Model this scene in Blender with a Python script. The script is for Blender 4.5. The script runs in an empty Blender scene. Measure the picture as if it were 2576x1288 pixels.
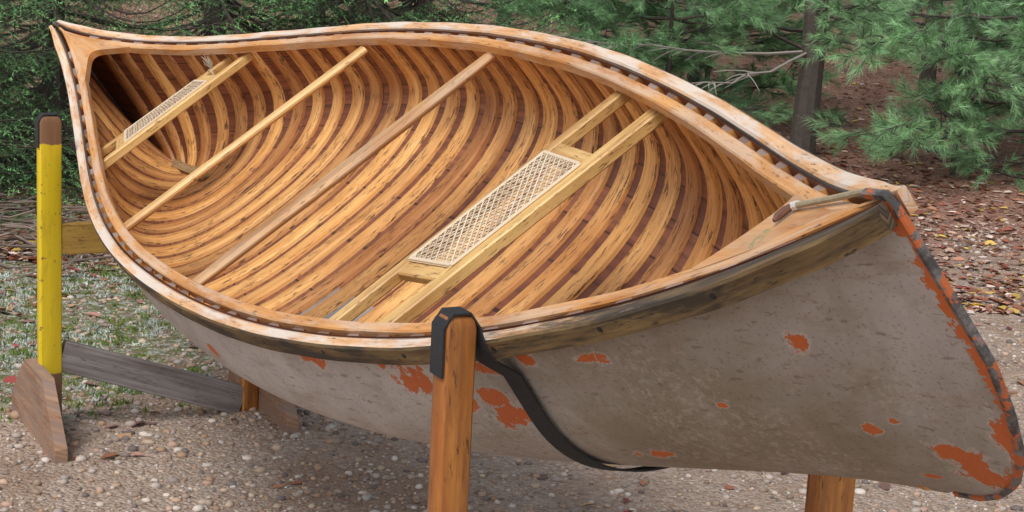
import bpy, math, numpy as np
from mathutils import Matrix, Vector
rng=np.random.default_rng(7)
scene=bpy.context.scene
# ------------------------------------------------------------ camera frame
r_=math.radians(3.0);p_=math.radians(12)
UP=np.array([math.cos(p_)*math.sin(r_),-math.cos(p_)*math.cos(r_),-math.sin(p_)])
yw=np.array([0,0,1.])+math.sin(p_)*UP;yw/=np.linalg.norm(yw);xw=np.cross(yw,UP)
M=np.stack([xw,yw,UP])
H0=1.853
cam=bpy.data.cameras.new("camera");camo=bpy.data.objects.new("camera",cam);scene.collection.objects.link(camo)
mw=np.eye(4);mw[:3,0]=M[:,0];mw[:3,1]=-M[:,1];mw[:3,2]=-M[:,2];mw[:3,3]=[0,0,H0]
camo.matrix_world=Matrix(mw.tolist());cam.lens=36*4533.9/2576;cam.sensor_width=36;cam.clip_end=500;cam.clip_start=.05
scene.camera=camo
# ------------------------------------------------------------ node helpers
def mat(name):
    m=bpy.data.materials.new(name);m.use_nodes=True
    nt=m.node_tree;nt.nodes.clear()
    o=nt.nodes.new('ShaderNodeOutputMaterial');b=nt.nodes.new('ShaderNodeBsdfPrincipled')
    nt.links.new(b.outputs[0],o.inputs[0]);return m,nt,b
def N(nt,t,ins=None,**kw):
    n=nt.nodes.new('ShaderNode'+t)
    for k,v in kw.items(): setattr(n,k,v)
    for k,v in (ins or {}).items():
        if isinstance(v,bpy.types.NodeSocket): nt.links.new(v,n.inputs[k])
        else: n.inputs[k].default_value=v
    return n
def c4(c): return (c[0],c[1],c[2],1)
def mix(nt,f,a,b,bt='MIX'):
    n=nt.nodes.new('ShaderNodeMix');n.data_type='RGBA';n.blend_type=bt
    for i,v in ((0,f),(6,a),(7,b)):
        if isinstance(v,bpy.types.NodeSocket): nt.links.new(v,n.inputs[i])
        else: n.inputs[i].default_value=c4(v) if i>0 else v
    return n.outputs[2]
def math_(nt,op,a,b=0.,c=None,clamp=False):
    n=nt.nodes.new('ShaderNodeMath');n.operation=op;n.use_clamp=clamp
    for i,v in enumerate((a,b,c)):
        if v is None: continue
        if isinstance(v,bpy.types.NodeSocket): nt.links.new(v,n.inputs[i])
        else: n.inputs[i].default_value=v
    return n.outputs[0]
def step(nt,x,lo,hi):
    n=N(nt,'MapRange',{0:x,1:lo,2:hi});n.interpolation_type='SMOOTHSTEP';return n.outputs[0]
def noise(nt,vec,scale,detail=4,rough=.55,dist=0.):
    return N(nt,'TexNoise',{'Vector':vec,'Scale':scale,'Detail':detail,'Roughness':rough,'Distortion':dist}).outputs[0]
def uvmap(nt,sc):
    tc=N(nt,'TexCoord');return N(nt,'Mapping',{0:tc.outputs['UV'],3:sc}).outputs[0]
def bump(nt,b,h,strength=.3,dist=.002):
    n=N(nt,'Bump',{'Strength':strength,'Distance':dist,'Height':h});nt.links.new(n.outputs[0],b.inputs['Normal'])
def wood(name,cA,cB,cD=(.05,.025,.012),flecks=.5,rough=.45,var=.25,coat=0.,weather=None,wamt=0.,xdark=None,fth=.56,bigf=.85,decal=None):
    m,nt,b=mat(name)
    g=noise(nt,uvmap(nt,(3,70,1)),1,5,.6,.4)
    col=mix(nt,step(nt,g,.3,.7),cA,cB)
    big=noise(nt,uvmap(nt,(2.5,9,1)),1,4)
    col=mix(nt,math_(nt,'MULTIPLY',step(nt,big,.42,.72),bigf),col,tuple(np.array(cA)*np.array([.66,.54,.45])))
    fl=noise(nt,uvmap(nt,(26,210,1)),1,3,.7)
    sp=noise(nt,uvmap(nt,(9,30,1)),1,2)
    fm=math_(nt,'MULTIPLY',step(nt,fl,fth,fth+.06),step(nt,sp,.42,.58))
    col=mix(nt,math_(nt,'MULTIPLY',fm,flecks),col,cD)
    if weather is not None:
        wn=noise(nt,uvmap(nt,(4,25,1)),1,6,.65)
        col=mix(nt,math_(nt,'MULTIPLY',step(nt,wn,.42,.6),wamt),col,weather)
    at=N(nt,'Attribute',attribute_name='rnd').outputs['Fac']
    v=math_(nt,'MULTIPLY_ADD',at,var*2,1-var);v2=math_(nt,'MULTIPLY_ADD',at,var*2.6,1-var*1.3)
    col=mix(nt,1.,col,N(nt,'CombineColor',{0:v,1:v2,2:v2}).outputs[0],'MULTIPLY')
    if xdark:
        ob=N(nt,'TexCoord').outputs['Object'];x=N(nt,'SeparateXYZ',{0:ob})
        xx=math_(nt,'ADD',x.outputs[0],math_(nt,'MULTIPLY',math_(nt,'SUBTRACT',noise(nt,uvmap(nt,(12,90,1)),1,5,.7),.5),1.3))
        k=math_(nt,'MULTIPLY',step(nt,xx,xdark[0],xdark[1]),step(nt,x.outputs[1],.01,0.))
        col=mix(nt,k,col,mix(nt,step(nt,g,.4,.65),(.03,.025,.02),(.16,.10,.045)))
    if decal:
        ob=N(nt,'TexCoord').outputs['Object']
        d=N(nt,'VectorMath',{0:ob,1:(decal[0],decal[1],decal[2])},operation='SUBTRACT').outputs[0]
        d=N(nt,'VectorMath',{0:d,1:(1/.018,1/.022,1/.03)},operation='MULTIPLY').outputs[0]
        l=N(nt,'VectorMath',{0:d},operation='LENGTH').outputs['Value']
        k=math_(nt,'MULTIPLY',step(nt,l,1.,.9),step(nt,noise(nt,ob,170,4,.7),.52,.56))
        col=mix(nt,k,col,(.16,.25,.10))
    nt.links.new(col,b.inputs['Base Color']);b.inputs['Roughness'].default_value=rough
    b.inputs['Coat Weight'].default_value=coat;b.inputs['Coat Roughness'].default_value=.35
    bump(nt,b,math_(nt,'SUBTRACT',g,math_(nt,'MULTIPLY',fm,.5)),.35,.0018)
    return m
def plain(name,c,rough=.6,nscale=30,var=.5,metal=0.):
    m,nt,b=mat(name);tc=N(nt,'TexCoord').outputs['Object']
    n=noise(nt,tc,nscale,5,.6)
    nt.links.new(mix(nt,n,tuple(np.array(c)*(1-var)),tuple(np.minimum(1,np.array(c)*(1+var)))),b.inputs['Base Color'])
    b.inputs['Roughness'].default_value=rough;b.inputs['Metallic'].default_value=metal;bump(nt,b,n,.4,.002);return m
# ------------------------------------------------------------ mesh builders
class MB:
    def __init__(s): s.v=[];s.uv=[];s.r=[];s.f=[];s.m=[];s.n=0
    def grid(s,P,UV,rnd=.5,m=0,flip=False,caps=False):
        P=np.asarray(P,float);n,k=P.shape[:2];b=s.n
        s.v.append(P.reshape(-1,3));s.uv.append(np.asarray(UV,float).reshape(-1,2));s.r.append(np.full(n*k,rnd));s.n+=n*k
        for i in range(n-1):
            for j in range(k-1):
                q=(b+i*k+j,b+i*k+j+1,b+(i+1)*k+j+1,b+(i+1)*k+j)
                s.f.append(q[::-1] if flip else q);s.m.append(m[j] if isinstance(m,(list,tuple)) else m)
        if caps:
            mm=m[0] if isinstance(m,(list,tuple)) else m
            s.f.append(tuple(b+j for j in range(k-1))[::-1]);s.m.append(mm)
            s.f.append(tuple(b+(n-1)*k+j for j in range(k-1)));s.m.append(mm)
    def sweep(s,P,A,B,prof,rnd=.5,m=0,caps=True):
        P=np.asarray(P,float);n=len(P);A=np.broadcast_to(A,(n,3));B=np.broadcast_to(B,(n,3))
        prof=np.asarray(prof,float)
        if prof.ndim==2: prof=np.broadcast_to(prof,(n,)+prof.shape)
        prof=np.concatenate([prof,prof[:,:1]],1)
        G=P[:,None]+A[:,None]*prof[...,:1]+B[:,None]*prof[...,1:]
        L=np.concatenate([[0],np.cumsum(np.linalg.norm(np.diff(P,axis=0),axis=1))])
        c=np.concatenate([[0],np.cumsum(np.linalg.norm(np.diff(prof[n//2],axis=0),axis=1))])
        off=rng.random(2)*7
        UV=np.stack(np.broadcast_arrays(L[:,None]+off[0],c[None]+off[1]),-1)
        s.grid(G,UV,rnd,m,False,caps)
    def bar(s,p0,p1,w,h,up=(0,0,1),rnd=.5,m=0,bev=.003,segs=1,wf=None,ext=0.):
        p0=np.array(p0,float);p1=np.array(p1,float);d=p1-p0;d/=np.linalg.norm(d);p0=p0-d*ext;p1=p1+d*ext
        up=np.array(up,float);B=up-d*(up@d);B/=np.linalg.norm(B);A=np.cross(d,B)
        ts=np.linspace(0,1,segs+1);P=p0+(p1-p0)*ts[:,None]
        pr=[]
        for t in ts:
            ww=w*(wf(t) if wf else 1)/2;hh=h/2;e=min(bev,ww*.9,hh*.9)
            pr.append([(-ww+e,-hh),(ww-e,-hh),(ww,-hh+e),(ww,hh-e),(ww-e,hh),(-ww+e,hh),(-ww,hh-e),(-ww,-hh+e)])
        s.sweep(P,A,B,np.array(pr),rnd,m)
    def prism(s,poly,d,o,ax,ay,rnd=.5,m=0):
        o,ax,ay,d=[np.array(a,float) for a in (o,ax,ay,d)];poly=np.array(poly,float);k=len(poly)
        a=o+poly[:,:1]*ax+poly[:,1:]*ay;b=s.n
        V=np.concatenate([a,a+d]);UV=np.concatenate([poly,poly+.013]);UV=np.concatenate([UV,UV])
        V=np.concatenate([V,V]);s.v.append(V);s.uv.append(UV);s.r.append(np.full(len(V),rnd));s.n+=len(V)
        s.f.append(tuple(b+i for i in range(k))[::-1]);s.f.append(tuple(b+k+i for i in range(k)));s.m+= [m,m]
        for i in range(k):
            j=(i+1)%k;s.f.append((b+2*k+i,b+2*k+j,b+3*k+j,b+3*k+i));s.m.append(m)
    def build(s,name,mats,parent=None,smooth=True,angle=35,fix=True):
        me=bpy.data.meshes.new(name);V=np.concatenate(s.v);me.from_pydata(V.tolist(),[],s.f)
        uv=np.concatenate(s.uv);l=me.uv_layers.new(name="UVMap")
        li=np.empty(len(me.loops),np.int32);me.loops.foreach_get('vertex_index',li)
        l.data.foreach_set('uv',uv[li].ravel().astype(np.float32))
        a=me.attributes.new('rnd','FLOAT','POINT');a.data.foreach_set('value',np.concatenate(s.r).astype(np.float32))
        for m in mats: me.materials.append(m)
        me.polygons.foreach_set('material_index',s.m)
        if smooth: me.shade_smooth();me.set_sharp_from_angle(angle=math.radians(angle))
        me.update();o=bpy.data.objects.new(name,me);scene.collection.objects.link(o)
        if parent: o.parent=parent
        return o
def fast(name,V,Fc,mats,col=None,smooth=False,link=True,mi=None):
    V=np.asarray(V,np.float32);Fc=np.asarray(Fc,np.int32);k=Fc.shape[1]
    me=bpy.data.meshes.new(name);me.vertices.add(len(V));me.vertices.foreach_set('co',V.ravel())
    me.loops.add(Fc.size);me.loops.foreach_set('vertex_index',Fc.ravel())
    me.polygons.add(len(Fc));me.polygons.foreach_set('loop_start',np.arange(0,Fc.size,k,dtype=np.int32));me.polygons.foreach_set('loop_total',np.full(len(Fc),k,np.int32))
    if col is not None:
        a=me.attributes.new('col','FLOAT_COLOR','POINT');a.data.foreach_set('color',np.concatenate([col,np.ones((len(col),1))],1).astype(np.float32).ravel())
    for m in mats: me.materials.append(m)
    if mi is not None: me.polygons.foreach_set('material_index',mi.astype(np.int32))
    me.update(calc_edges=True)
    if smooth: me.shade_smooth()
    o=bpy.data.objects.new(name,me)
    if link: scene.collection.objects.link(o)
    return o
def colmat(name,rough=.6):
    m,nt,b=mat(name);a=N(nt,'Attribute',attribute_name='col').outputs['Color']
    nt.links.new(a,b.inputs['Base Color']);b.inputs['Roughness'].default_value=rough
    return m
def empty(name):
    e=bpy.data.objects.new(name,None);scene.collection.objects.link(e);return e
def norm(v): return v/(np.linalg.norm(v,axis=-1,keepdims=True)+1e-9)
class TB:
    def __init__(s): s.V=[];s.F=[];s.C=[];s.M=[];s.n=0
    def tri(s,V,C,m):
        k=len(V);s.V.append(V.reshape(-1,3));s.F.append(np.arange(3*k).reshape(-1,3)+s.n);s.C.append(np.repeat(C,3,0));s.M.append(np.full(k,m));s.n+=3*k
    def tube(s,P,R,sides=5,col=(.08,.06,.05)):
        P=np.array(P);n=len(P);tg=norm(np.gradient(P,axis=0));a=norm(np.cross(tg,[.3,.2,1.01]) if abs(tg[0][2])<.8 else np.cross(tg,[1,.1,0]));b=np.cross(tg,a)
        th=np.arange(sides)/sides*6.283;ring=P[:,None]+np.array(R)[:,None,None]*(a[:,None]*np.cos(th)[None,:,None]+b[:,None]*np.sin(th)[None,:,None])
        q=ring[:-1];r=ring[1:];q2=np.roll(q,-1,1);r2=np.roll(r,-1,1)
        T=np.concatenate([np.stack([q,q2,r2],2).reshape(-1,3,3),np.stack([q,r2,r],2).reshape(-1,3,3)])
        s.tri(T,np.tile(np.array(col),(len(T),1)),1)
    def needles(s,P,dirs,ln,wd,C):
        k=len(P);pp=norm(np.cross(dirs,rng.normal(0,1,(k,3))))*wd
        V=np.stack([P-pp,P+pp,P+dirs*np.asarray(ln).reshape(-1,1)],1);s.tri(V,C,0)
    def out(s,name,mats,link=False,parent=None,onem=False):
        o=fast(name,np.concatenate(s.V),np.concatenate(s.F),mats,np.concatenate(s.C),False,link,None if onem else np.concatenate(s.M))
        if parent: o.parent=parent
        return o
# ------------------------------------------------------------ canoe geometry
Rw=np.array([[0.42887,0.70889,-0.55995],[-0.90134,0.37728,-0.2127],[0.06048,0.59593,0.80076]])
tw=np.array([-0.4776,4.3342,1.1629])
SZ=np.array([-.34,-.322,-.299,-.255,-.187,-.101,-.016,.047,.236,.3]);SX=np.array([2.17,2.25,2.303,2.363,2.414,2.447,2.467,2.464,2.452,2.44])
def zgf(s): return np.where(s>0,.2428,.2795)*np.abs(s)**3.79
def bgf(s): return .487*np.maximum(1-np.abs(s)**2.207,0)**1.305
def Xf(s,z): return s*(2.44+(np.interp(z,SZ,SX)-2.44)*np.abs(s)**8)
def F(s,T):
    s,T=np.broadcast_arrays(np.asarray(s,float),np.asarray(T,float));a=np.abs(s);t=np.abs(T)
    D=.337+.025*(1-a**4)+np.where(s>0,.040*np.sin(math.pi*a**1.25),-.035*np.sin(math.pi*a))
    zg=zgf(s);b=bgf(s)+.010-.004*a**12;h0=.55+.15*a**3;n=2.5-1.2*a**2.5;ym=1.05-.25*a**4
    th=np.clip(t/.7,0,1)*math.pi/2
    h=h0*(1-np.maximum(np.cos(th),0)**(2/n));y=ym*np.maximum(np.sin(th),0)**(2/n)
    w=np.clip((t-.7)/.3,0,1);h=np.where(t>.7,h0+(1-h0)*w,h);y=np.where(t>.7,ym+(1-ym)*w*w,y)
    z=-D+(zg+D)*h
    return np.stack([Xf(s,z),np.sign(T)*b*y,z],-1)
def Fn(s,T,off):
    s,T=np.broadcast_arrays(np.asarray(s,float),np.asarray(T,float));e=1e-3
    P=F(s,T);ds=F(np.clip(s+e,-1,1),T)-F(np.clip(s-e,-1,1),T)
    T2=np.where(np.abs(T)<.02,np.where(T<0,-.02,.02),T)
    dt=F(s,np.clip(T2+e,-1,1))-F(s,np.clip(T2-e,-1,1))
    dt[...,1]=np.where(np.abs(T)<.02,np.abs(dt[...,1])+1e-6,dt[...,1]); dt[...,2]=np.where(np.abs(T)<.02,0,dt[...,2])
    n=np.cross(ds,dt);n/=np.linalg.norm(n,axis=-1,keepdims=True)+1e-12
    c=np.array([0,0,.2])-P*np.array([0,1,1]);sg=np.sign((n*c).sum(-1,keepdims=True));n=n*np.where(sg==0,1,sg)
    return P+n*np.asarray(off)[...,None]
canoe=empty("canoe");cm=np.eye(4);cm[:3,:3]=Rw;cm[:3,3]=tw
canoe.matrix_world=Matrix(cm.tolist())
def toW(p): return np.asarray(p)@Rw.T+tw
# materials
m_rib=wood("varnished_cedar_rib",(.57,.245,.062),(.75,.42,.155),(.09,.035,.014),.95,.55,.28,.04,None,0.,None,.53,.7)
m_tip=wood("weathered_rib_tip",(.24,.17,.14),(.34,.25,.21),(.08,.05,.04),.8,.7,.3)
m_gun=wood("weathered_gunwale",(.66,.34,.14),(.80,.50,.27),(.14,.08,.05),.9,.6,.15,0.,(.72,.64,.56),.85,(1.45,1.9))
m_inw=wood("varnished_inwale",(.60,.26,.07),(.74,.38,.13),(.12,.06,.03),.9,.5,.15,.05,(.66,.52,.40),.55)
m_dark=wood("blackened_outwale",(.14,.085,.035),(.27,.18,.075),(.02,.015,.01),.95,.75,.1,0.,(.030,.024,.018),.9)
m_deck=wood("varnished_deck",(.58,.24,.06),(.72,.36,.12),(.12,.05,.02),.7,.4,.1,.2,(.60,.43,.27),.4,None,.56,.85,(2.135,-.035,.155))
m_seat=wood("seat_ash",(.60,.35,.11),(.76,.50,.20),(.12,.06,.02),.85,.5,.1,.05)
m_thw=wood("thwart_maple",(.66,.37,.12),(.80,.51,.22),(.12,.06,.02),.85,.5,.1,.05)
m_thc=wood("thwart_weathered",(.46,.22,.08),(.62,.36,.16),(.12,.07,.04),.9,.55,.1,0.,(.42,.30,.20),.5)
m_pl,nt,b=mat("cedar_planking")
br=N(nt,'TexBrick',{'Vector':uvmap(nt,(1,1,1)),'Color1':(.20,.06,.03,1),'Color2':(.34,.125,.06,1),'Mortar':(.012,.005,.003,1),'Scale':1.,'Mortar Size':.002,'Mortar Smooth':.1,'Bias':0.,'Brick Width':.55,'Row Height':.075})
g=noise(nt,uvmap(nt,(4,60,1)),1,5,.6)
col=mix(nt,step(nt,g,.3,.75),br.outputs[0],(.12,.038,.02))
ob=N(nt,'TexCoord').outputs['Object'];sx=N(nt,'SeparateXYZ',{0:ob})
k=math_(nt,'MULTIPLY',step(nt,sx.outputs[1],-.265,-.26),step(nt,sx.outputs[1],-.135,-.14))
k=math_(nt,'MULTIPLY',k,math_(nt,'MULTIPLY',step(nt,sx.outputs[0],-.16,-.15),step(nt,sx.outputs[0],.34,.33)))
col=mix(nt,k,col,mix(nt,g,(.17,.20,.23),(.30,.33,.37)))
nt.links.new(col,b.inputs['Base Color']);b.inputs['Roughness'].default_value=.5
# hull paint
m_hull,nt,b=mat("weathered_canvas_paint")
chips=[(1.256,-0.365,-0.074,0.075,0.028),(1.474,-0.304,-0.137,0.11,0.026),(1.451,-0.311,-0.101,0.05,0.02),(1.38,-0.34,-0.12,0.06,0.015),(0.9,-0.44,-0.055,0.06,0.016),(1.595,-0.265,-0.007,0.02,0.02),(1.485,-0.3,-0.038,0.04,0.013),(1.747,-0.216,-0.013,0.035,0.012),(2.16,-0.078,0.008,0.018,0.015),(2.175,-0.055,-0.167,0.013,0.011),(2.225,-0.045,-0.146,0.009,0.007),(2.295,-0.017,-0.213,0.045,0.026),(2.309,-0.008,-0.252,0.045,0.022),(2.41,-0.005,-0.17,0.02,0.045),(1.948,-0.142,-0.116,0.012,0.007),(2.187,-0.022,-0.28,0.025,0.008),(0.222,-0.518,-0.141,0.035,0.014),(1.168,-0.384,-0.043,0.014,0.01),(1.70,-.20,-.24,.045,.014)]
tc=N(nt,'TexCoord');ob=tc.outputs['Object']
n1=noise(nt,ob,1.7,6,.65,.4);n2=noise(nt,ob,8,9,.72,.3);n3=noise(nt,ob,110,5,.75)
st=noise(nt,N(nt,'Mapping',{0:ob,3:(3,14,14)}).outputs[0],2,6,.65)
sxx=N(nt,'SeparateXYZ',{0:ob});xr=step(nt,sxx.outputs[0],.9,1.8)
col=mix(nt,step(nt,n2,.3,.7),(.40,.355,.33),(.57,.525,.495))
col=mix(nt,math_(nt,'MULTIPLY',xr,.22),col,(.27,.235,.215))
zlow=math_(nt,'MULTIPLY',step(nt,sxx.outputs[2],.05,-.25),.12)
dm=math_(nt,'ADD',math_(nt,'ADD',math_(nt,'MULTIPLY',n1,.8),math_(nt,'MULTIPLY',n2,.35)),zlow)
dk=math_(nt,'MULTIPLY',step(nt,dm,.54,.78),math_(nt,'MULTIPLY_ADD',xr,.60,.22))
col=mix(nt,dk,col,mix(nt,n3,(.13,.095,.05),(.25,.20,.125)))
col=mix(nt,math_(nt,'MULTIPLY',step(nt,st,.52,.72),.6),col,(.28,.21,.155))
gp=math_(nt,'MULTIPLY',step(nt,noise(nt,ob,3.2,4,.6),.5,.62),step(nt,noise(nt,ob,75,6,.78),.50,.60))
col=mix(nt,math_(nt,'MULTIPLY',gp,.35),col,(.55,.49,.42))
col=mix(nt,math_(nt,'MULTIPLY',step(nt,noise(nt,ob,170,4,.65),.58,.64),.5),col,(.13,.09,.07))
scr=noise(nt,N(nt,'Mapping',{0:ob,2:(0,.5,.2),3:(5,90,90)}).outputs[0],1,3,.6)
col=mix(nt,math_(nt,'MULTIPLY',step(nt,scr,.62,.68),.55),col,(.15,.105,.08))
cur=None
for (x,y,z,rx,rz) in chips:
    d=N(nt,'VectorMath',{0:ob,1:(x,y,z)},operation='SUBTRACT').outputs[0]
    d=N(nt,'VectorMath',{0:d,1:(1/rx,1/rz,1/rz)},operation='MULTIPLY').outputs[0]
    l=N(nt,'VectorMath',{0:d},operation='LENGTH').outputs['Value']
    cur=l if cur is None else math_(nt,'MINIMUM',cur,l)
nz=noise(nt,ob,26,7,.75)
uvs=N(nt,'SeparateXYZ',{0:tc.outputs['UV']})
stem=math_(nt,'ADD',uvs.outputs[0],math_(nt,'MULTIPLY',math_(nt,'SUBTRACT',noise(nt,ob,14,6,.75),.5),.06))
sm=step(nt,stem,.991,.9925)
dd=math_(nt,'ADD',cur,math_(nt,'MULTIPLY',math_(nt,'SUBTRACT',nz,.5),4.8))
sm=math_(nt,'MAXIMUM',sm,math_(nt,'SUBTRACT',1.,step(nt,dd,.95,1.0)))
halo=math_(nt,'SUBTRACT',1.,step(nt,dd,1.0,1.4))
col=mix(nt,math_(nt,'MULTIPLY',halo,.5),col,(.62,.56,.50))
col=mix(nt,sm,col,mix(nt,n3,(.44,.085,.015),(.60,.155,.035)))
nt.links.new(col,b.inputs['Base Color']);b.inputs['Roughness'].default_value=.65
bump(nt,b,math_(nt,'SUBTRACT',math_(nt,'ADD',math_(nt,'MULTIPLY',n3,.4),math_(nt,'MULTIPLY',n2,.5)),sm),.6,.002)
def shell(name,off,ns,nT,mats,smax=1.,flip=False,uvm='s'):
    s=np.sin(np.linspace(-1,1,ns)*math.pi/2)*smax;T=np.linspace(-1,1,nT)
    Sg,Tg=np.meshgrid(s,T,indexing='ij');P=Fn(Sg,Tg,np.full(Sg.shape,off)) if off else F(Sg,Tg)
    if uvm=='s': UV=np.stack([Sg,Tg],-1)
    else:
        UV=np.stack([P[...,0],np.sign(Tg)*np.abs(Tg)*.62],-1);sgn=np.sign(Tg);P[...,1]=np.where(np.abs(Sg)>.9,sgn*np.maximum(P[...,1]*sgn,0),P[...,1])
    mb=MB();mb.grid(P,UV,.5,0,flip);return mb.build(name,mats,canoe,True,80)
hull=shell("hull_canvas",0,181,91,[m_hull])
shell("planking",.006,161,71,[m_pl],.985,True,'l')
# ribs
mb=MB();TT=np.linspace(-1,1,71);sp=.114
for i in range(-24,24):
    s0=(i+.5)*sp/2.44+rng.normal(0,.0012)
    if abs(s0)>.93: continue
    w=.0255+.0115*(1-np.abs(TT)**2);w=w*(1-.15*abs(s0))*rng.uniform(.93,1.04)
    prof=[(-1,.0055),(-.92,.0145),(-.74,.0180),(.74,.0180),(.92,.0145),(1,.0055)]
    G=np.stack([Fn(s0+q*w/2.44,TT,np.full(TT.shape,o)) for q,o in prof],1)
    G[:,:,2]-= .0045*(np.abs(TT)>.98)[:,None]
    L=np.concatenate([[0],np.cumsum(np.linalg.norm(np.diff(G[:,2],axis=0),axis=1))])
    UV=np.stack(np.broadcast_arrays(L[:,None]+i*3.3,i*.77+np.array([0,.008,.014,.056,.062,.07])[None]),-1)
    mb.grid(G,UV,rng.random(),0,False)
    for row in (0,-1):
        Gc=np.stack([np.stack([G[row,0],G[row,1],G[row,2]]),np.stack([G[row,5],G[row,4],G[row,3]])]);mb.grid(Gc,np.zeros((2,3,2))+.3*i,rng.random(),1)
mb.build("ribs",[m_rib,m_tip],canoe,True,40)
# gunwales
ss=np.sin(np.linspace(-1,1,161)*math.pi/2)
gx=Xf(ss,zgf(ss));gy=bgf(ss);gz=zgf(ss)
tx=np.gradient(gx);ty=np.gradient(gy);l=np.hypot(tx,ty);nx,ny=-ty/l,tx/l
def rail(name,o0,o1,z0,z1,mats,mi,bev=.003):
    for sd,nm in ((1,"far"),(-1,"near")):
        mb=MB();P=np.stack([gx,sd*gy,gz],1);A=np.stack([nx,sd*ny,0*nx],1);B=np.array([0,0,1.])
        prof=np.array([(o0,z0),(o1,z0),(o1,z1-bev),(o1-bev,z1),(o0+bev,z1),(o0,z1-bev)])
        pr=np.broadcast_to(prof,(len(ss),6,2)).copy()
        pr[...,1]+=(.0009*np.sin(gx*9+sd)+.0007*np.sin(gx*23))[:,None]
        tp=np.clip((1-np.abs(ss))/.05,0,1)[:,None]
        if o0>0: pr[...,0]=o0+(pr[...,0]-o0)*(.45+.55*tp)
        else:
            lim=-(gy-.0015)[:,None]/np.maximum(ny,.3)[:,None];pr[...,0]=np.maximum(pr[...,0],lim)
            pr[...,0]=np.minimum(pr[...,0],.0) 
        mb.sweep(P,A,B,pr,.5,mi)
        mb.build(name+"_"+nm,mats,canoe,True,30)
rail("outwale",.0105,.040,-.034,.003,[m_gun,m_dark],[0,1,1,0,0,0],.004)
rail("inwale",-.034,-.0085,-.024,.002,[m_inw],0,.003)
m_blk=plain("black_iron",(.02,.02,.02),.6,80,.4,.3)
mb=MB()
for sd in (1,-1):
    for x in np.arange(-2.2,2.3,.27):
        i=np.argmin(np.abs(gx-x));n_=np.array([nx[i],sd*ny[i],0]);c=np.array([gx[i],sd*gy[i],gz[i]-.014])+n_*.0395
        t_=np.array([-n_[1],n_[0],0]);th=np.arange(9)/8*6.283
        ring=np.stack([t_*math.cos(a)*.0055+np.array([0,0,1])*math.sin(a)*.0055 for a in th])
        mb.grid(np.stack([c+ring-n_*.003,c+ring+n_*.0012,c+ring*.05+n_*.0016]),np.zeros((3,9,2)),.3,0)
mb.build("outwale_bolts",[m_blk],canoe)
def deck(name,sg,s0,s1,crown=.005,tilt=0.):
    mb=MB();nr,nc=24,17;c=np.linspace(-1,1,nc);sin_=s0+tilt*c+(s1-s0)*(1-np.abs(c)**2.2)
    for lay,(dz,fl) in enumerate(((.0035,False),(-.019,True))):
        G=np.zeros((nr,nc,3))
        for i,rr in enumerate(np.linspace(0,1,nr)):
            s=sin_+(.998-sin_)*rr;sv=s*sg
            G[i,:,0]=Xf(sv,zgf(sv));G[i,:,1]=c*np.maximum(bgf(s)-.024,.004);G[i,:,2]=zgf(sv)+dz+crown*(1-c*c)*(1-rr)
        mb.grid(G,np.stack([G[...,0],G[...,1]],-1),.5,0,fl)
        if lay==0: top=G[0].copy()
        else: mb.grid(np.stack([top,G[0]]),np.stack([np.stack([top[:,1],top[:,2]],-1)]*2),.1,0)
    mb.build(name,[m_deck],canoe,True,30)
deck("bow_deck",1,.832,.852,.005,.014);deck("stern_deck",-1,.80,.868)
m_rope=plain("painter_rope",(.36,.30,.20),.9,150,.5);m_tog=plain("brown_toggle",(.12,.05,.03),.45,60,.4);m_wht=plain("white_whipping",(.65,.62,.58),.8,90,.2)
def tube_mb(P,R,sides=8):
    P=np.array(P,float);n=len(P);tg=norm(np.gradient(P,axis=0));a=norm(np.cross(tg,[.1,.3,1.]));b2=np.cross(tg,a);mb=MB()
    th=np.arange(sides)/sides*6.283;R=np.broadcast_to(R,(n,));pr=np.stack([np.stack([np.cos(th)*r,np.sin(th)*r],1) for r in R]);mb.sweep(P,a,b2,pr);return mb
def zt(x): return float(zgf(x/2.44))
P=[(2.425,.0,zt(2.42)+.006),(2.395,.010,zt(2.395)+.010),(2.35,.018,zt(2.35)+.010),(2.285,.021,zt(2.285)+.011),(2.22,.023,zt(2.22)+.012),(2.165,.022,zt(2.165)+.013)]
tube_mb(P,.0045).build("bow_painter_rope",[m_rope],canoe)
tube_mb([(2.168,.023,zt(2.168)+.013),(2.154,.020,zt(2.154)+.013)],.0065).build("rope_whipping",[m_wht],canoe)
tube_mb([(2.158,.021,zt(2.158)+.014),(2.152,.010,zt(2.152)+.015),(2.150,-.002,zt(2.15)+.015),(2.152,-.011,zt(2.152)+.014)],[.005,.0065,.006,.003]).build("rope_toggle",[m_tog],canoe)
mb=MB();mb.bar((-.710,-.403,-.030),(-.645,.387,-.030),.044,.020,bev=.007,segs=16,wf=lambda t:.8+.25*abs(2*t-1),ext=.025);mb.build("thwart_quarter",[m_thw],canoe)
mb=MB();mb.bar((.094,-.447,-.034),(.142,.435,-.034),.055,.022,bev=.009,segs=16,wf=lambda t:.75+.35*math.sin(math.pi*t),ext=.02);mb.build("thwart_centre",[m_thc],canoe)
m_cane,nt,b=mat("rattan_cane")
at=N(nt,'Attribute',attribute_name='rnd').outputs['Fac'];nt.links.new(mix(nt,at,(.54,.40,.25),(.84,.71,.53)),b.inputs['Base Color']);b.inputs['Roughness'].default_value=.5
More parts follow.
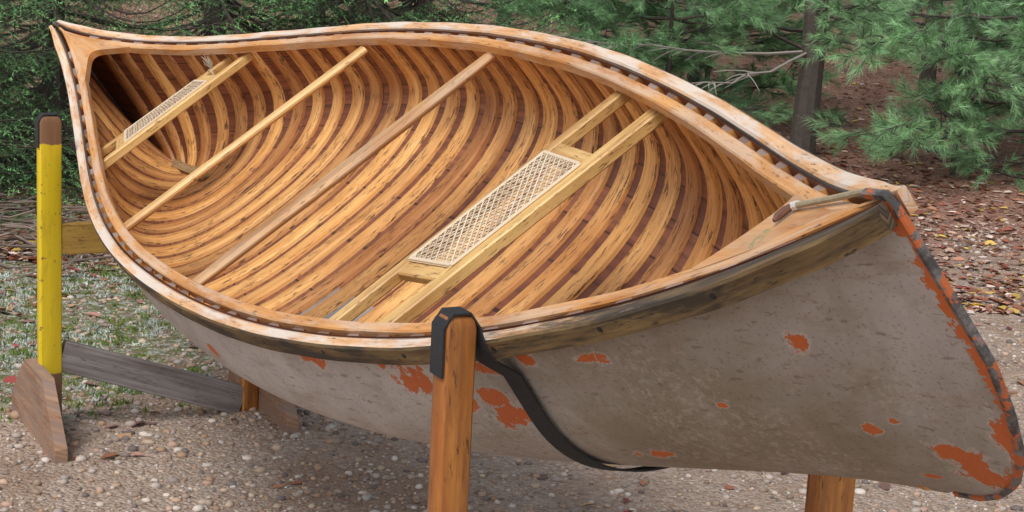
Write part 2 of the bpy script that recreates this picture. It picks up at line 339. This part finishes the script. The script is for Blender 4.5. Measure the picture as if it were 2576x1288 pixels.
def seat(name,R0,R1,F0,F1,z,c0,c1,w=.04,pitch=.0175,sw=.0034):
    mb=MB();R0,R1,F0,F1=[np.array([p[0],p[1],z-.011]) for p in (R0,R1,F0,F1)]
    mb.bar(R0,R1,w*.8,.024,m=0,rnd=.4,ext=.03);mb.bar(F0,F1,w,.026,m=0,rnd=.7,ext=.03)
    def pt(u,v,dz=0): 
        a=R0+(R1-R0)*u;b=F0+(F1-F0)*u;q=a+(b-a)*v;return q+np.array([0,0,dz])
    for c in (c0,c1):
        W_=np.linalg.norm(F0-R0);e=w*.4/W_
        mb.bar(pt(c,e),pt(c,1-e),.045,.021,m=0,rnd=.35)
    L_=np.linalg.norm(R1-R0);W_=np.linalg.norm(F0-R0);e=w*.35/W_;ce=.022/L_
    u0,u1,v0,v1=c0+ce*.8,c1-ce*.8,e*.9,1-e*.9
    def strand(p,q,wd,dz):
        d=(q-p)/np.linalg.norm(q-p);n=np.cross(d,[0,0,1])*wd/2;o=np.array([0,0,dz])
        mb.grid(np.array([[p-n+o,p+n+o],[q-n+o,q+n+o]]),np.zeros((2,2,2))+rng.random()*5,rng.random(),1)
    nu=max(3,int((u1-u0)*L_/pitch));nv=max(3,int((v1-v0)*W_/pitch));zt_=.0135
    for i in range(nu+1):
        u=u0+(u1-u0)*i/nu
        for k in (-.2,.2): strand(pt(u+k*(u1-u0)/nu,v0),pt(u+k*(u1-u0)/nu,v1),sw,zt_+.0008*(k>0))
    for j in range(nv+1):
        v=v0+(v1-v0)*j/nv
        for k in (-.2,.2): strand(pt(u0,v+k*(v1-v0)/nv),pt(u1,v+k*(v1-v0)/nv),sw,zt_+.0016+.0006*(k>0))
    for sg in (1,-1):
        for k in range(-nv,nu+1):
            i0,i1=max(k,0),min(k+nv,nu)
            if i1<=i0: continue
            f=lambda i:(u0+(u1-u0)*i/nu,(v0+(v1-v0)*(i-k)/nv) if sg>0 else v1-(v1-v0)*(i-k)/nv)
            strand(pt(*f(i0)),pt(*f(i1)),sw,zt_+(.0032 if sg>0 else .004))
    for vv in (v0,v1): mb.bar(pt(u0,vv,.0150),pt(u1,vv,.0150),.008,.006,m=1,rnd=.5,bev=.001)
    for uu in (u0,u1): mb.bar(pt(uu,v0,.0155),pt(uu,v1,.0155),.008,.006,m=1,rnd=.5,bev=.001)
    return mb.build(name,[m_seat,m_cane],canoe)
seat("bow_seat",(.866,-.359),(.905,.381),(1.058,-.317),(1.107,.350),-.028,.235,.755,.042,.019)
seat("stern_seat",(-1.600,-.220),(-1.544,.236),(-1.448,-.279),(-1.414,.269),-.005,.14,.80,.034)
t=TB()
for k in range(16):
    a=rng.normal(0,1,3)*[.5,.5,.3]+[0,.1,1.3];a=norm(a)*rng.uniform(.03,.055);c=np.array([-1.475,.185,.012]);t.tube([c,c+a*.5+rng.normal(0,.003,3),c+a],[.0014,.0011,.0006],4,(.50,.43,.33))
for s_ in (-1,1): t.tube([np.array([-1.475,.185,.014])+np.array(v) for v in ((0,0,0),(.02*s_,-.01,-.004),(.03*s_,-.015,-.03),(.028*s_,-.012,-.05))],[.0025]*4,5,(.50,.42,.32))
t.out("knotted_string",[plain("string_core",(.5,.43,.33)),colmat("jute_string",.9)],True,canoe)
mb=MB();ps=[F(s_,0)+[0,-.012,.032+.03*max(0,-s_-.8)] for s_ in np.linspace(-.885,-.68,6)]
ps=np.array(ps);mb.sweep(ps,np.array([0,1.,0]),np.array([0,0,1.]),[(-.016,-.007),(.016,-.007),(.016,.007),(-.016,.007)]);mb.build("floor_strip",[wood("old_strip",(.28,.17,.08),(.40,.27,.14),(.04,.02,.01),.9,.6)],canoe)
m_stem,nt,b=mat("stem_band_metal");ob=N(nt,'TexCoord').outputs['Object'];nn=noise(nt,ob,30,6,.7)
cc=mix(nt,step(nt,nn,.4,.65),(.05,.045,.045),(.20,.18,.175));cc=mix(nt,step(nt,noise(nt,ob,22,5,.7),.50,.54),cc,(.46,.11,.028))
nt.links.new(cc,b.inputs['Base Color']);b.inputs['Roughness'].default_value=.6;bump(nt,b,nn,.5,.002)
for sg,nm in ((1,"bow"),(-1,"stern")):
    mb=MB();T=np.linspace(1,0.02,40);P=F(sg*1.,T)*[1,0,1]
    P=np.concatenate([[P[0]+[-.05*sg,0,.001],P[0]+[-.006*sg,0,.005]],P[1:]])
    tg=np.gradient(P,axis=0);tg/=np.linalg.norm(tg,axis=1,keepdims=True);Bn=np.cross(tg,[0,1.,0])
    if (Bn[20]@np.array([sg,0,0]))<0: Bn=-Bn
    mb.sweep(P,np.array([0,1.,0]),Bn,[(-.0062,-.006),(.0062,-.006),(.0058,.001),(.003,.003),(-.003,.003),(-.0058,.001)])
    mb.build("stem_band_"+nm,[m_stem],canoe)
# ------------------------------------------------------------ stands
ax=np.array([.882,.47,0]);ax/=np.linalg.norm(ax);fn=np.array([.47,-.882,0]);fn/=np.linalg.norm(fn);Z=np.array([0,0,1.])
m_yel,nt,b=mat("yellow_painted_post")
uv=N(nt,'TexCoord').outputs['Object'];zz=N(nt,'SeparateXYZ',{0:uv}).outputs[2];nz=noise(nt,uv,25,4)
zz=math_(nt,'ADD',zz,math_(nt,'MULTIPLY',math_(nt,'SUBTRACT',nz,.5),.03))
pm=math_(nt,'MULTIPLY',step(nt,zz,.205,.21),math_(nt,'SUBTRACT',1.,step(nt,zz,.945,.95)))
pm=math_(nt,'MULTIPLY',pm,math_(nt,'SUBTRACT',1.,step(nt,noise(nt,uv,40,5,.7),.64,.67)))
gr=noise(nt,N(nt,'Mapping',{0:uv,3:(60,60,4)}).outputs[0],1,4);g2=noise(nt,N(nt,'Mapping',{0:uv,3:(20,20,5)}).outputs[0],1,5,.7)
yl=mix(nt,gr,(.60,.41,.005),(.80,.60,.02));yl=mix(nt,math_(nt,'MULTIPLY',step(nt,g2,.52,.66),.5),yl,(.40,.27,.02))
nt.links.new(mix(nt,pm,mix(nt,gr,(.12,.06,.03),(.30,.16,.08)),yl),b.inputs['Base Color']);b.inputs['Roughness'].default_value=.5;bump(nt,b,gr,.3,.002)
m_post=wood("stained_pine_post",(.40,.14,.028),(.56,.235,.055),(.05,.02,.01),1.,.5,.1,.1,(.22,.08,.025),.65)
m_grey=wood("grey_weathered_board",(.15,.13,.125),(.28,.25,.235),(.06,.05,.05),.8,.8,.1)
m_foot=wood("scuffed_foot_board",(.28,.15,.085),(.42,.26,.17),(.13,.035,.03),.9,.7,.1,0.,(.22,.17,.15),.65)
m_oliv=wood("olive_painted_board",(.32,.18,.035),(.42,.27,.055),(.08,.05,.02),.8,.6,.1)
m_rub=plain("black_webbing",(.018,.018,.020),.75,80,.6)
def post(parent,name,c,h,m,pw=.058,pd=.046,lean=(0,0)):
    mb=MB();c=np.array([c[0],c[1],0.]);hs=[0,h*.5,h-.022,h-.010,h-.003,h]
    prs=[];P=[]
    for k,sc in zip(hs,(1,1,1,.93,.80,.6)):
        w,d,e=pw/2*sc,pd/2*sc,.005
        prs.append([(-w+e,-d),(w-e,-d),(w,-d+e),(w,d-e),(w-e,d),(-w+e,d),(-w,d-e),(-w,-d+e)])
        P.append(c+Z*k+np.array([lean[0],lean[1],0])*k)
    mb.sweep(P,ax,-fn,np.array(prs),.5,0);mb.build(name,[m],parent,True,50)
def foot(parent,name,c,side,ln=.60,sh=0.):
    mb=MB();h=ln/2;poly=[(-h,0),(h,0),(h,.06),(.13,.24),(-.11,.24),(-h,.08)]
    c=np.array([c[0],c[1],0.])+ax*(side*.029 if side>0 else -.029-.038)+fn*sh
    mb.prism(poly,ax*.038,c,fn,Z);mb.build(name,[m_foot],parent,False)
def stand(A,B,hA,hB,mA,mB,lowb,upb,wA,wB,sh=0.):
    e=empty("canoe_stand")
    A=np.array([A[0],A[1],0]);B=np.array([B[0],B[1],0])
    post(e,"post_1",A,hA,mA,wA);post(e,"post_2",B,hB,mB,wB);foot(e,"foot_1",A,-1,sh=sh);foot(e,"foot_2",B,1,sh=0)
    for (za,zb,m,hgt,nm) in ((lowb[0],lowb[1],m_grey,.10,"lower_rail"),(upb[0],upb[1],m_oliv,.10,"upper_rail")):
        mb=MB();mb.bar(A+Z*za+ax*wA/2,B+Z*zb-ax*wB/2,.036,hgt,m=0);mb.build(nm,[m],e)
    return e
A1=(-1.465,5.575);B1=(-.872,5.905)
A2=np.array([-.083,2.78]);B2=A2+ax[:2]*.78
e1=stand(A1,B1,1.04,.80,m_yel,m_post,(.262,.050),(.645,.635),.070,.056,.05)
e2=stand(A2,B2,1.165,1.0,m_post,m_post,(.2,.2),(.5,.5),.056,.082)
def strap(e,A,B,hA,hB,T0,T1,w,wA,wB):
    A=np.array([A[0],A[1],0]);B=np.array([B[0],B[1],0]);sg=np.linspace(-.985,.985,500);pts=[];wd=[]
    def cross(fun):
        Pw=toW(fun(sg));q=(Pw-A)@fn;i=np.where(q[:-1]*q[1:]<=0)[0]
        if len(i)==0: return None
        i=i[0];k=q[i]/(q[i]-q[i+1]);d=norm(Pw[min(i+4,499)]-Pw[max(i-4,0)]);d=d if d@fn>0 else -d
        return Pw[i]+(Pw[i+1]-Pw[i])*k,d
    for o,z in ((.043,.000),(.043,-.037)):
        r=cross(lambda s:np.stack([Xf(s,zgf(s)),-(bgf(s)+o),zgf(s)+z],-1))
        if r: pts.append(r[0]);wd.append(r[1])
    for T in np.linspace(T0,T1,44):
        r=cross(lambda s:Fn(s,np.full(500,T),np.full(500,-.009)))
        if r: pts.append(r[0]);wd.append(r[1])
    a,b_=wA/2+.003,wB/2+.003
    top=[A-ax*a+Z*(hA-.10),A-ax*a+Z*(hA-.018),A-ax*(a-.016)+Z*(hA+.003),A+ax*(a-.016)+Z*(hA+.003),A+ax*(a+.002)+Z*(hA-.022)]
    end=[B-ax*b_+Z*(hB-.02),B-ax*(b_-.016)+Z*(hB+.003),B+ax*(b_-.016)+Z*(hB+.003),B+ax*b_+Z*(hB-.018),B+ax*b_+Z*(hB-.10)]
    P=np.concatenate([top,pts,end]);W_=np.concatenate([np.tile(fn,(5,1)),wd,np.tile(fn,(5,1))])
    tg=norm(np.gradient(P,axis=0));W_=norm(W_-tg*(W_*tg).sum(1,keepdims=True));Bn=np.cross(tg,W_)
    mb=MB();h=.0018;w2=w/2;mb.sweep(P,W_,Bn,[(-w2,-h),(w2,-h),(w2,h),(-w2,h)]);mb.build("sling_strap",[m_rub],e,True,50)
strap(e1,A1,B1,1.04,.80,-.86,.06,.04,.070,.056);strap(e2,A2,B2,1.165,1.0,-.86,.6,.044,.056,.082)
# ------------------------------------------------------------ ground
m_gr,nt,b=mat("gravel_ground")
ob=N(nt,'TexCoord').outputs['Object'];sx=N(nt,'SeparateXYZ',{0:ob})
n0=noise(nt,ob,1.3,5,.6);n1=noise(nt,ob,12,6,.65);n2=noise(nt,ob,120,4,.7)
vo=N(nt,'TexVoronoi',{'Vector':ob,'Scale':75.})
col=mix(nt,step(nt,n1,.3,.7),(.37,.25,.175),(.53,.405,.315))
hs=N(nt,'SeparateColor',{0:vo.outputs['Color']})
peb=mix(nt,hs.outputs[0],(.24,.165,.12),(.60,.49,.41))
col=mix(nt,.55,col,peb)
col=mix(nt,math_(nt,'MULTIPLY',step(nt,n2,.52,.64),.5),col,(.16,.10,.07))
col=mix(nt,math_(nt,'MULTIPLY',step(nt,n0,.48,.64),.6),col,(.28,.17,.105))
yy=math_(nt,'ADD',sx.outputs[1],math_(nt,'MULTIPLY',math_(nt,'SUBTRACT',n0,.5),3.))
lm_=step(nt,yy,8.0,10.4)
lit=mix(nt,step(nt,noise(nt,ob,9,6,.7),.35,.65),(.17,.055,.03),(.34,.17,.115))
lit=mix(nt,step(nt,noise(nt,ob,45,4,.7),.5,.6),lit,(.46,.30,.23))
col=mix(nt,lm_,col,lit)
dx=math_(nt,'MULTIPLY',math_(nt,'ADD',sx.outputs[0],1.95),.95);dy=math_(nt,'MULTIPLY',math_(nt,'SUBTRACT',sx.outputs[1],6.9),.75)
dd=math_(nt,'SQRT',math_(nt,'ADD',math_(nt,'MULTIPLY',dx,dx),math_(nt,'MULTIPLY',dy,dy)))
dd=math_(nt,'ADD',dd,math_(nt,'MULTIPLY',math_(nt,'SUBTRACT',noise(nt,ob,6,5,.7),.5),1.6))
mm=math_(nt,'SUBTRACT',1.,step(nt,dd,.75,1.0))
ms=mix(nt,step(nt,noise(nt,ob,22,5,.7),.48,.58),(.12,.15,.035),(.42,.44,.37))
ms=mix(nt,step(nt,noise(nt,ob,15,5,.7),.52,.60),ms,(.22,.14,.09))
col=mix(nt,math_(nt,'MULTIPLY',mm,.9),col,ms)
nt.links.new(col,b.inputs['Base Color']);b.inputs['Roughness'].default_value=.9
hh=math_(nt,'ADD',math_(nt,'MULTIPLY',vo.outputs['Distance'],-1.),math_(nt,'MULTIPLY',n2,.7));bump(nt,b,hh,.9,.012)
def bank(y): return np.maximum(np.asarray(y,float)-15,0)*.10
def gz_(x,y): return (.012*np.sin(x*2.1+.5)*np.cos(y*1.7)+.008*np.sin(x*5.3+y*4.1)+.005*np.sin(x*11.-y*9.))+bank(y)
gxs=np.concatenate([[-120,-60,-30,-15,-8],np.linspace(-5,6,140),[9,15,30,60,120]]);gys=np.concatenate([[-60,-20,-5,1],np.linspace(2.5,15,150),[18,25,40,70,150]])
GX,GY=np.meshgrid(gxs,gys,indexing='ij');GZ=(gz_(GX,GY)-bank(GY))*((GX>-6)&(GX<7)&(GY>2)&(GY<15))+bank(GY);mb=MB();mb.grid(np.stack([GX,GY,GZ],-1),np.stack([GX,GY],-1),.5,0);mb.build("ground",[m_gr],None,True,180)
def ico():
    t=(1+5**.5)/2;v=np.array([(-1,t,0),(1,t,0),(-1,-t,0),(1,-t,0),(0,-1,t),(0,1,t),(0,-1,-t),(0,1,-t),(t,0,-1),(t,0,1),(-t,0,-1),(-t,0,1)],float)/math.hypot(1,t)
    f=np.array([(0,11,5),(0,5,1),(0,1,7),(0,7,10),(0,10,11),(1,5,9),(5,11,4),(11,10,2),(10,7,6),(7,1,8),(3,9,4),(3,4,2),(3,2,6),(3,6,8),(3,8,9),(4,9,5),(2,4,11),(6,2,10),(8,6,7),(9,8,1)]);return v,f
iv,if_=ico()
n=42000;px=rng.uniform(-2.8,3.6,n);py=4.4+6*rng.random(n)**1.5;keep=np.abs(px-.0)<.36*py+.2;px,py=px[keep],py[keep]
dens=.55+.45*np.sin(px*2.3+1.)*np.sin(py*1.9+px)+rng.normal(0,.25,len(px));keep=dens>.12;px,py=px[keep],py[keep];n=len(px)
sz=.0035+.012*rng.random(n)**5+.0025*rng.random(n);sz[:200]*=1.8
sc=np.stack([sz*rng.uniform(.8,1.5,n),sz*rng.uniform(.8,1.3,n),sz*rng.uniform(.5,.8,n)],1)
an=rng.random(n)*6.28;ca,sa=np.cos(an),np.sin(an)
V=iv[None]*rng.uniform(.8,1.15,(n,12,1))*sc[:,None];V=np.stack([V[...,0]*ca[:,None]-V[...,1]*sa[:,None],V[...,0]*sa[:,None]+V[...,1]*ca[:,None],V[...,2]],-1)
V+=np.stack([px,py,gz_(px,py)+sc[:,2]*.3],1)[:,None]
pal=np.array([(.52,.44,.38),(.44,.34,.26),(.32,.23,.17),(.52,.35,.25),(.64,.56,.49),(.20,.16,.145),(.42,.27,.17),(.36,.30,.27),(.54,.41,.30)])
col=np.repeat(pal[rng.integers(0,9,n)]*rng.uniform(.7,1.08,(n,1)),12,0)
fast("gravel",V.reshape(-1,3),(if_[None]+12*np.arange(n)[:,None,None]).reshape(-1,3),[colmat("pebble",.8)],col,True)
def leaves(name,px,py,size,palette):
    n=len(px);a=rng.random(n)*6.28;s=size*rng.uniform(.6,1.3,n)
    base=np.array([(-1,0,0),(-.35,.42,.12),(.45,.38,.16),(1,0,.05),(.45,-.38,.16),(-.35,-.42,.12),(0,0,-.02)])
    V=base[None]*s[:,None,None];V=V*np.stack([np.ones(n),rng.uniform(.7,1.3,n),rng.uniform(-.5,2.2,n)],1)[:,None]
    tl=rng.normal(0,.25,n)[:,None];V[...,2]+=V[...,1]*tl
    V=np.stack([V[...,0]*np.cos(a)[:,None]-V[...,1]*np.sin(a)[:,None],V[...,0]*np.sin(a)[:,None]+V[...,1]*np.cos(a)[:,None],V[...,2]],-1)
    V+=np.stack([px,py,gz_(px,py)+.006],1)[:,None]
    f=np.array([(0,1,6),(1,2,6),(2,3,6),(3,4,6),(4,5,6),(5,0,6)])
    pal=np.array(palette);col=np.repeat(pal[rng.integers(0,len(pal),n)]*rng.uniform(.6,1.3,(n,1)),7,0)
    fast(name,V.reshape(-1,3),(f[None]+7*np.arange(n)[:,None,None]).reshape(-1,3),[colmat(name+"_mat",.6)],col,False)
n=900;qx=rng.uniform(-2.6,3.4,n);qy=4.6+5*rng.random(n)**.55
qx[:90]=rng.normal(-2.15,.25,90);qy[:90]=rng.normal(7.5,.35,90)
leaves("fallen_leaves",qx,qy,.030,[(.24,.09,.05),(.34,.15,.08),(.16,.09,.07),(.42,.26,.13),(.30,.06,.05),(.28,.19,.17),(.40,.20,.16)])
n=34000;py=8.0+22*rng.random(n)**1.6;px=rng.uniform(-.45,.45,n)*py*1.1;leaves("leaf_litter",px,py,.030,[(.30,.12,.07),(.38,.18,.11),(.46,.29,.21),(.24,.08,.05),(.54,.38,.30),(.52,.36,.08),(.14,.07,.04),(.64,.51,.45),(.34,.10,.06)])
t=TB();n=2600;a=rng.random(n)*6.283;rr=np.sqrt(rng.random(n));lx=-1.95+.95*rr*np.cos(a)+rng.normal(0,.1,n);ly=6.95+1.35*rr*np.sin(a);kk=(np.sin(lx*7+1)*np.sin(ly*5)+rng.normal(0,.4,n))>0;lx,ly=lx[kk],ly[kk];n=len(lx)
idx=np.repeat(np.arange(n),14);P=np.stack([lx[idx]+rng.normal(0,.014,len(idx)),ly[idx]+rng.normal(0,.014,len(idx)),gz_(lx[idx],ly[idx])],1)
kind=rng.random(n)<.5;cl=np.where(kind[:,None],np.array([[.50,.55,.48]]),np.array([[.15,.22,.04]]))*rng.uniform(.7,1.15,(n,1))
t.needles(P,norm(rng.normal(0,.6,(len(idx),3))+[0,0,1]),rng.uniform(.010,.026,len(idx)),.004,cl[idx]);t.out("lichen",[colmat("lichen_mat",.9)],True,None,True)
# ------------------------------------------------------------ trees
m_need=colmat("conifer_needles",.5);m_bark=plain("conifer_bark",(.07,.056,.047),.9,25,.6)
m_dtw=colmat("bare_branch",.9)
def spruce(name,Ht,R,seed,fine=1.35):
    global rng;old=rng;rng=np.random.default_rng(seed);t=TB()
    t.tube([(0,0,-.05),(.02,0,Ht*.4),(0,.02,Ht)],[.075,.05,.008],7)
    z=.10
    while z<Ht*.97:
        lo=z<fine;nb=7 if lo else 5
        for k in range(nb):
            a=rng.random()*6.283;L=R*(1-z/Ht)**.75*rng.uniform(.6,1.15)+.08;d=np.array([math.cos(a),math.sin(a),0])
            u=np.linspace(0,1,8)[:,None];droop=rng.uniform(.05,.3)
            P=np.array([0,0,z])+d*u*L+np.array([0,0,1])*(-droop*L*np.sin(u*2.4)+.12*L*u**3)
            P[:,2]=np.maximum(P[:,2],.03)
            t.tube(P,np.linspace(.012,.002,8),3,(.10,.07,.05))
            st=.06 if lo else .14;us=np.arange(.2*L,L,st)/L
            us=np.repeat(us,2);sd=np.tile([1,-1],len(us)//2);us=np.clip(us+rng.normal(0,.02,len(us)),0.02,1)
            base=np.stack([np.interp(us,u[:,0],P[:,i]) for i in range(3)],1)
            side=np.array([-d[1],d[0],0]);tl=(.32*L*(1.08-us)+.06)*rng.uniform(.6,1.2,len(us))
            td=norm(d*rng.uniform(.6,1.,(len(us),1))+side*sd[:,None]*1.0+np.array([0,0,1])*rng.uniform(-.35,.12,(len(us),1)))
            base=np.concatenate([base,P[2:-1]]);td=np.concatenate([td,norm(P[3:]-P[2:-1])]);tl=np.concatenate([tl,np.full(5,L/7)]);us=np.concatenate([us,u[2:-1,0]])
            ns=.0052 if lo else .022
            cnt=np.maximum((tl/ns).astype(int),3);idx=np.repeat(np.arange(len(tl)),cnt);f=rng.random(len(idx))
            pos=base[idx]+td[idx]*(tl[idx]*f)[:,None];pos[:,2]-=.25*tl[idx]*f**2
            rd=norm(rng.normal(0,1,(len(idx),3)));nd=norm(td[idx]*.9+rd)
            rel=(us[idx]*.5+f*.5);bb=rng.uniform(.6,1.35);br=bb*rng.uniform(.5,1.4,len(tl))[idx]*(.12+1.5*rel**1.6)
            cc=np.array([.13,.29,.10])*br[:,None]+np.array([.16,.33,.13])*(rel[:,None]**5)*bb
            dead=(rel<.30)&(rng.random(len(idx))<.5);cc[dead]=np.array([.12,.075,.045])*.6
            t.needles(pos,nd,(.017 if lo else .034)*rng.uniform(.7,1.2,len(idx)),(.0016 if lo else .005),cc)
        z+=.09 if lo else .18
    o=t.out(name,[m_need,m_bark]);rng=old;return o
def pine(name,Ht,R,seed,z0=.35,fine=1.7,tr=.085,dens=1.,deadp=.3):
    global rng;old=rng;rng=np.random.default_rng(seed);t=TB()
    t.tube([(0,0,-.05),(.03,0,Ht*.1),(.01,.02,Ht*.25),(.05,.03,Ht*.6),(0,.02,Ht)],[tr*1.15,tr,tr*.85,tr*.5,.01],10)
    z=z0
    while z<Ht*.96:
        lo=z<fine;nb=max(1,int((5 if lo else 4)*dens+rng.random()))
        for k in range(nb):
            a=rng.random()*6.283;L=(R*(1-.75*z/Ht)*rng.uniform(.5,1.1)+.1);d=np.array([math.cos(a),math.sin(a),0]);u=np.linspace(0,1,7)[:,None]
            bend=rng.uniform(-.25,.15)
            P=np.array([0,0,z])+d*u*L+np.array([0,0,1])*(bend*L*u+.15*L*u**2)+rng.normal(0,.025,(7,3))*u
            P[:,2]=np.maximum(P[:,2],.06)
            dead=lo and rng.random()<deadp
            bc=(.10,.08,.06)
            t.tube(P,np.linspace(.015 if not dead else .011,.003,7),4,bc if not dead else (.30,.27,.24))
            if dead: t.M[-1][:]=2
            for j in range(int(L/.13)+2):
                uu=rng.uniform(.3,1.);bp=np.array([np.interp(uu,u[:,0],P[:,i]) for i in range(3)]);sd=rng.choice([-1,1]);side=np.array([-d[1],d[0],0])
                bd=norm(d*rng.uniform(.5,1.2)+side*sd*rng.uniform(.3,1.)+np.array([0,0,rng.uniform(-.2,.35)]));bl=rng.uniform(.15,.45)*(1.2-uu*.6)
                Q=bp+bd*np.linspace(0,1,4)[:,None]*bl;Q[:,2]-=.06*np.linspace(0,1,4)**2
                t.tube(Q,[.005,.004,.003,.002],3,bc if not dead else (.30,.27,.24))
                if dead: t.M[-1][:]=2;continue
                for q in range(4):
                    o=Q[-1] if q==0 else Q[rng.integers(1,4)];sdv=norm(bd+rng.normal(0,.35,3)+np.array([0,0,.1]));sl=rng.uniform(.08,.16)
                    k2=60 if lo else 14;f=rng.random(k2);pos=o+sdv*(sl*f)[:,None];rd=norm(rng.normal(0,1,(k2,3)));nd=norm(sdv*1.2+rd*.8+np.array([0,0,-.15]))
                    br=rng.uniform(.5,1.45)
                    t.tube([o,o+sdv*sl],[.003,.002],3,(.14,.12,.06))
                    t.needles(pos,nd,rng.uniform(.07,.11,k2),.0015 if lo else .004,np.tile(np.array([.27,.48,.23])*br,(k2,1))*rng.uniform(.7,1.3,(k2,1)))
        z+=.14 if lo else .32
    o=t.out(name,[m_need,m_bark,m_dtw]);rng=old;return o
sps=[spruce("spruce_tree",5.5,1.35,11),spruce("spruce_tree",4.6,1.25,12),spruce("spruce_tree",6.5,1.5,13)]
pns=[pine("pine_tree",7.5,1.9,21,.75,1.6,.085,.5,.5),pine("pine_tree",2.6,1.1,22,.15,1.4,.022,.7,.05),pine("pine_tree",6.5,1.6,23,.6,1.6,.055,.5,.45)]
def place(objs,i,x,y,rot,sc=1.):
    o=objs[i];o2=bpy.data.objects.new(o.name.split('.')[0],o.data);scene.collection.objects.link(o2);o2.location=(x,y,float(bank(y)));o2.rotation_euler=(0,0,rot);o2.scale=(sc,)*3
for (i,x,y,r,s) in [(0,-3.3,9.1,0,1),(1,-2.6,10.0,2,1),(2,-1.85,10.8,1,1),(0,-1.0,11.0,3,1),(1,-.65,11.6,4.5,1),(2,-3.9,11.8,2.2,1),(0,-1.5,13.0,5,1.1),(2,8.0,24,2,1.1),(2,3.2,27,4,1.2),(0,5.4,16.2,1,1.)]: place(sps,i,x,y,r,s)
for (i,x,y,r,s) in [(0,1.98,12.5,.3,1),(1,2.95,12.1,1,.95),(1,3.6,11.9,2.2,.85),(2,3.4,13.8,3,1),(1,1.05,13.0,4,.9),(1,1.5,14.4,2,1.),(1,4.1,13.2,3.3,1.1),(1,.45,13.6,1.2,1.),(2,4.9,17.5,5,1.1),(0,.7,18.5,1,1.),(2,6.5,22,2,1.2),(2,2.4,19,2.6,1.),(0,3.6,16.0,4.2,.8),(2,1.45,15.2,1.3,1),(2,-.2,15.5,.3,1.1),(2,4.4,20.5,.3,1.1)]: place(pns,i,x,y,r,s)
t=TB()
for k in range(190):
    c=np.array([rng.uniform(-3.4,-1.9),rng.uniform(7.7,8.9),rng.uniform(.01,.18)]);a=rng.random()*6.28;L=rng.uniform(.15,.6);d=np.array([math.cos(a),math.sin(a),rng.uniform(-.15,.25)])*L/2
    t.tube([c-d,c+rng.normal(0,.02,3),c+d],[.006,.005,.002],4,rng.uniform(.6,1.5)*np.array([.20,.15,.12]))
t.out("brush_pile",[colmat("dead_twigs",.9)],True,None,True)
# ------------------------------------------------------------ light
el,az=math.radians(52),math.radians(205)
w=bpy.data.worlds.new("World");scene.world=w;w.use_nodes=True;nt=w.node_tree;bg=nt.nodes['Background']
sk=nt.nodes.new('ShaderNodeTexSky');sk.sky_type='NISHITA';sk.sun_disc=False;sk.sun_elevation=el;sk.sun_rotation=az;sk.dust_density=2.
hs=nt.nodes.new('ShaderNodeHueSaturation');hs.inputs['Saturation'].default_value=.35;nt.links.new(sk.outputs[0],hs.inputs['Color']);nt.links.new(hs.outputs[0],bg.inputs[0]);bg.inputs[1].default_value=.15
sl=bpy.data.lights.new("sun","SUN");sl.energy=2.2;sl.angle=math.radians(22);sl.color=(1,.975,.94);so=bpy.data.objects.new("sun",sl);scene.collection.objects.link(so)
sd=Vector((math.sin(az)*math.cos(el),math.cos(az)*math.cos(el),math.sin(el)));so.rotation_euler=sd.to_track_quat('Z','Y').to_euler()
scene.view_settings.view_transform='Standard';scene.view_settings.look='None';scene.view_settings.exposure=0
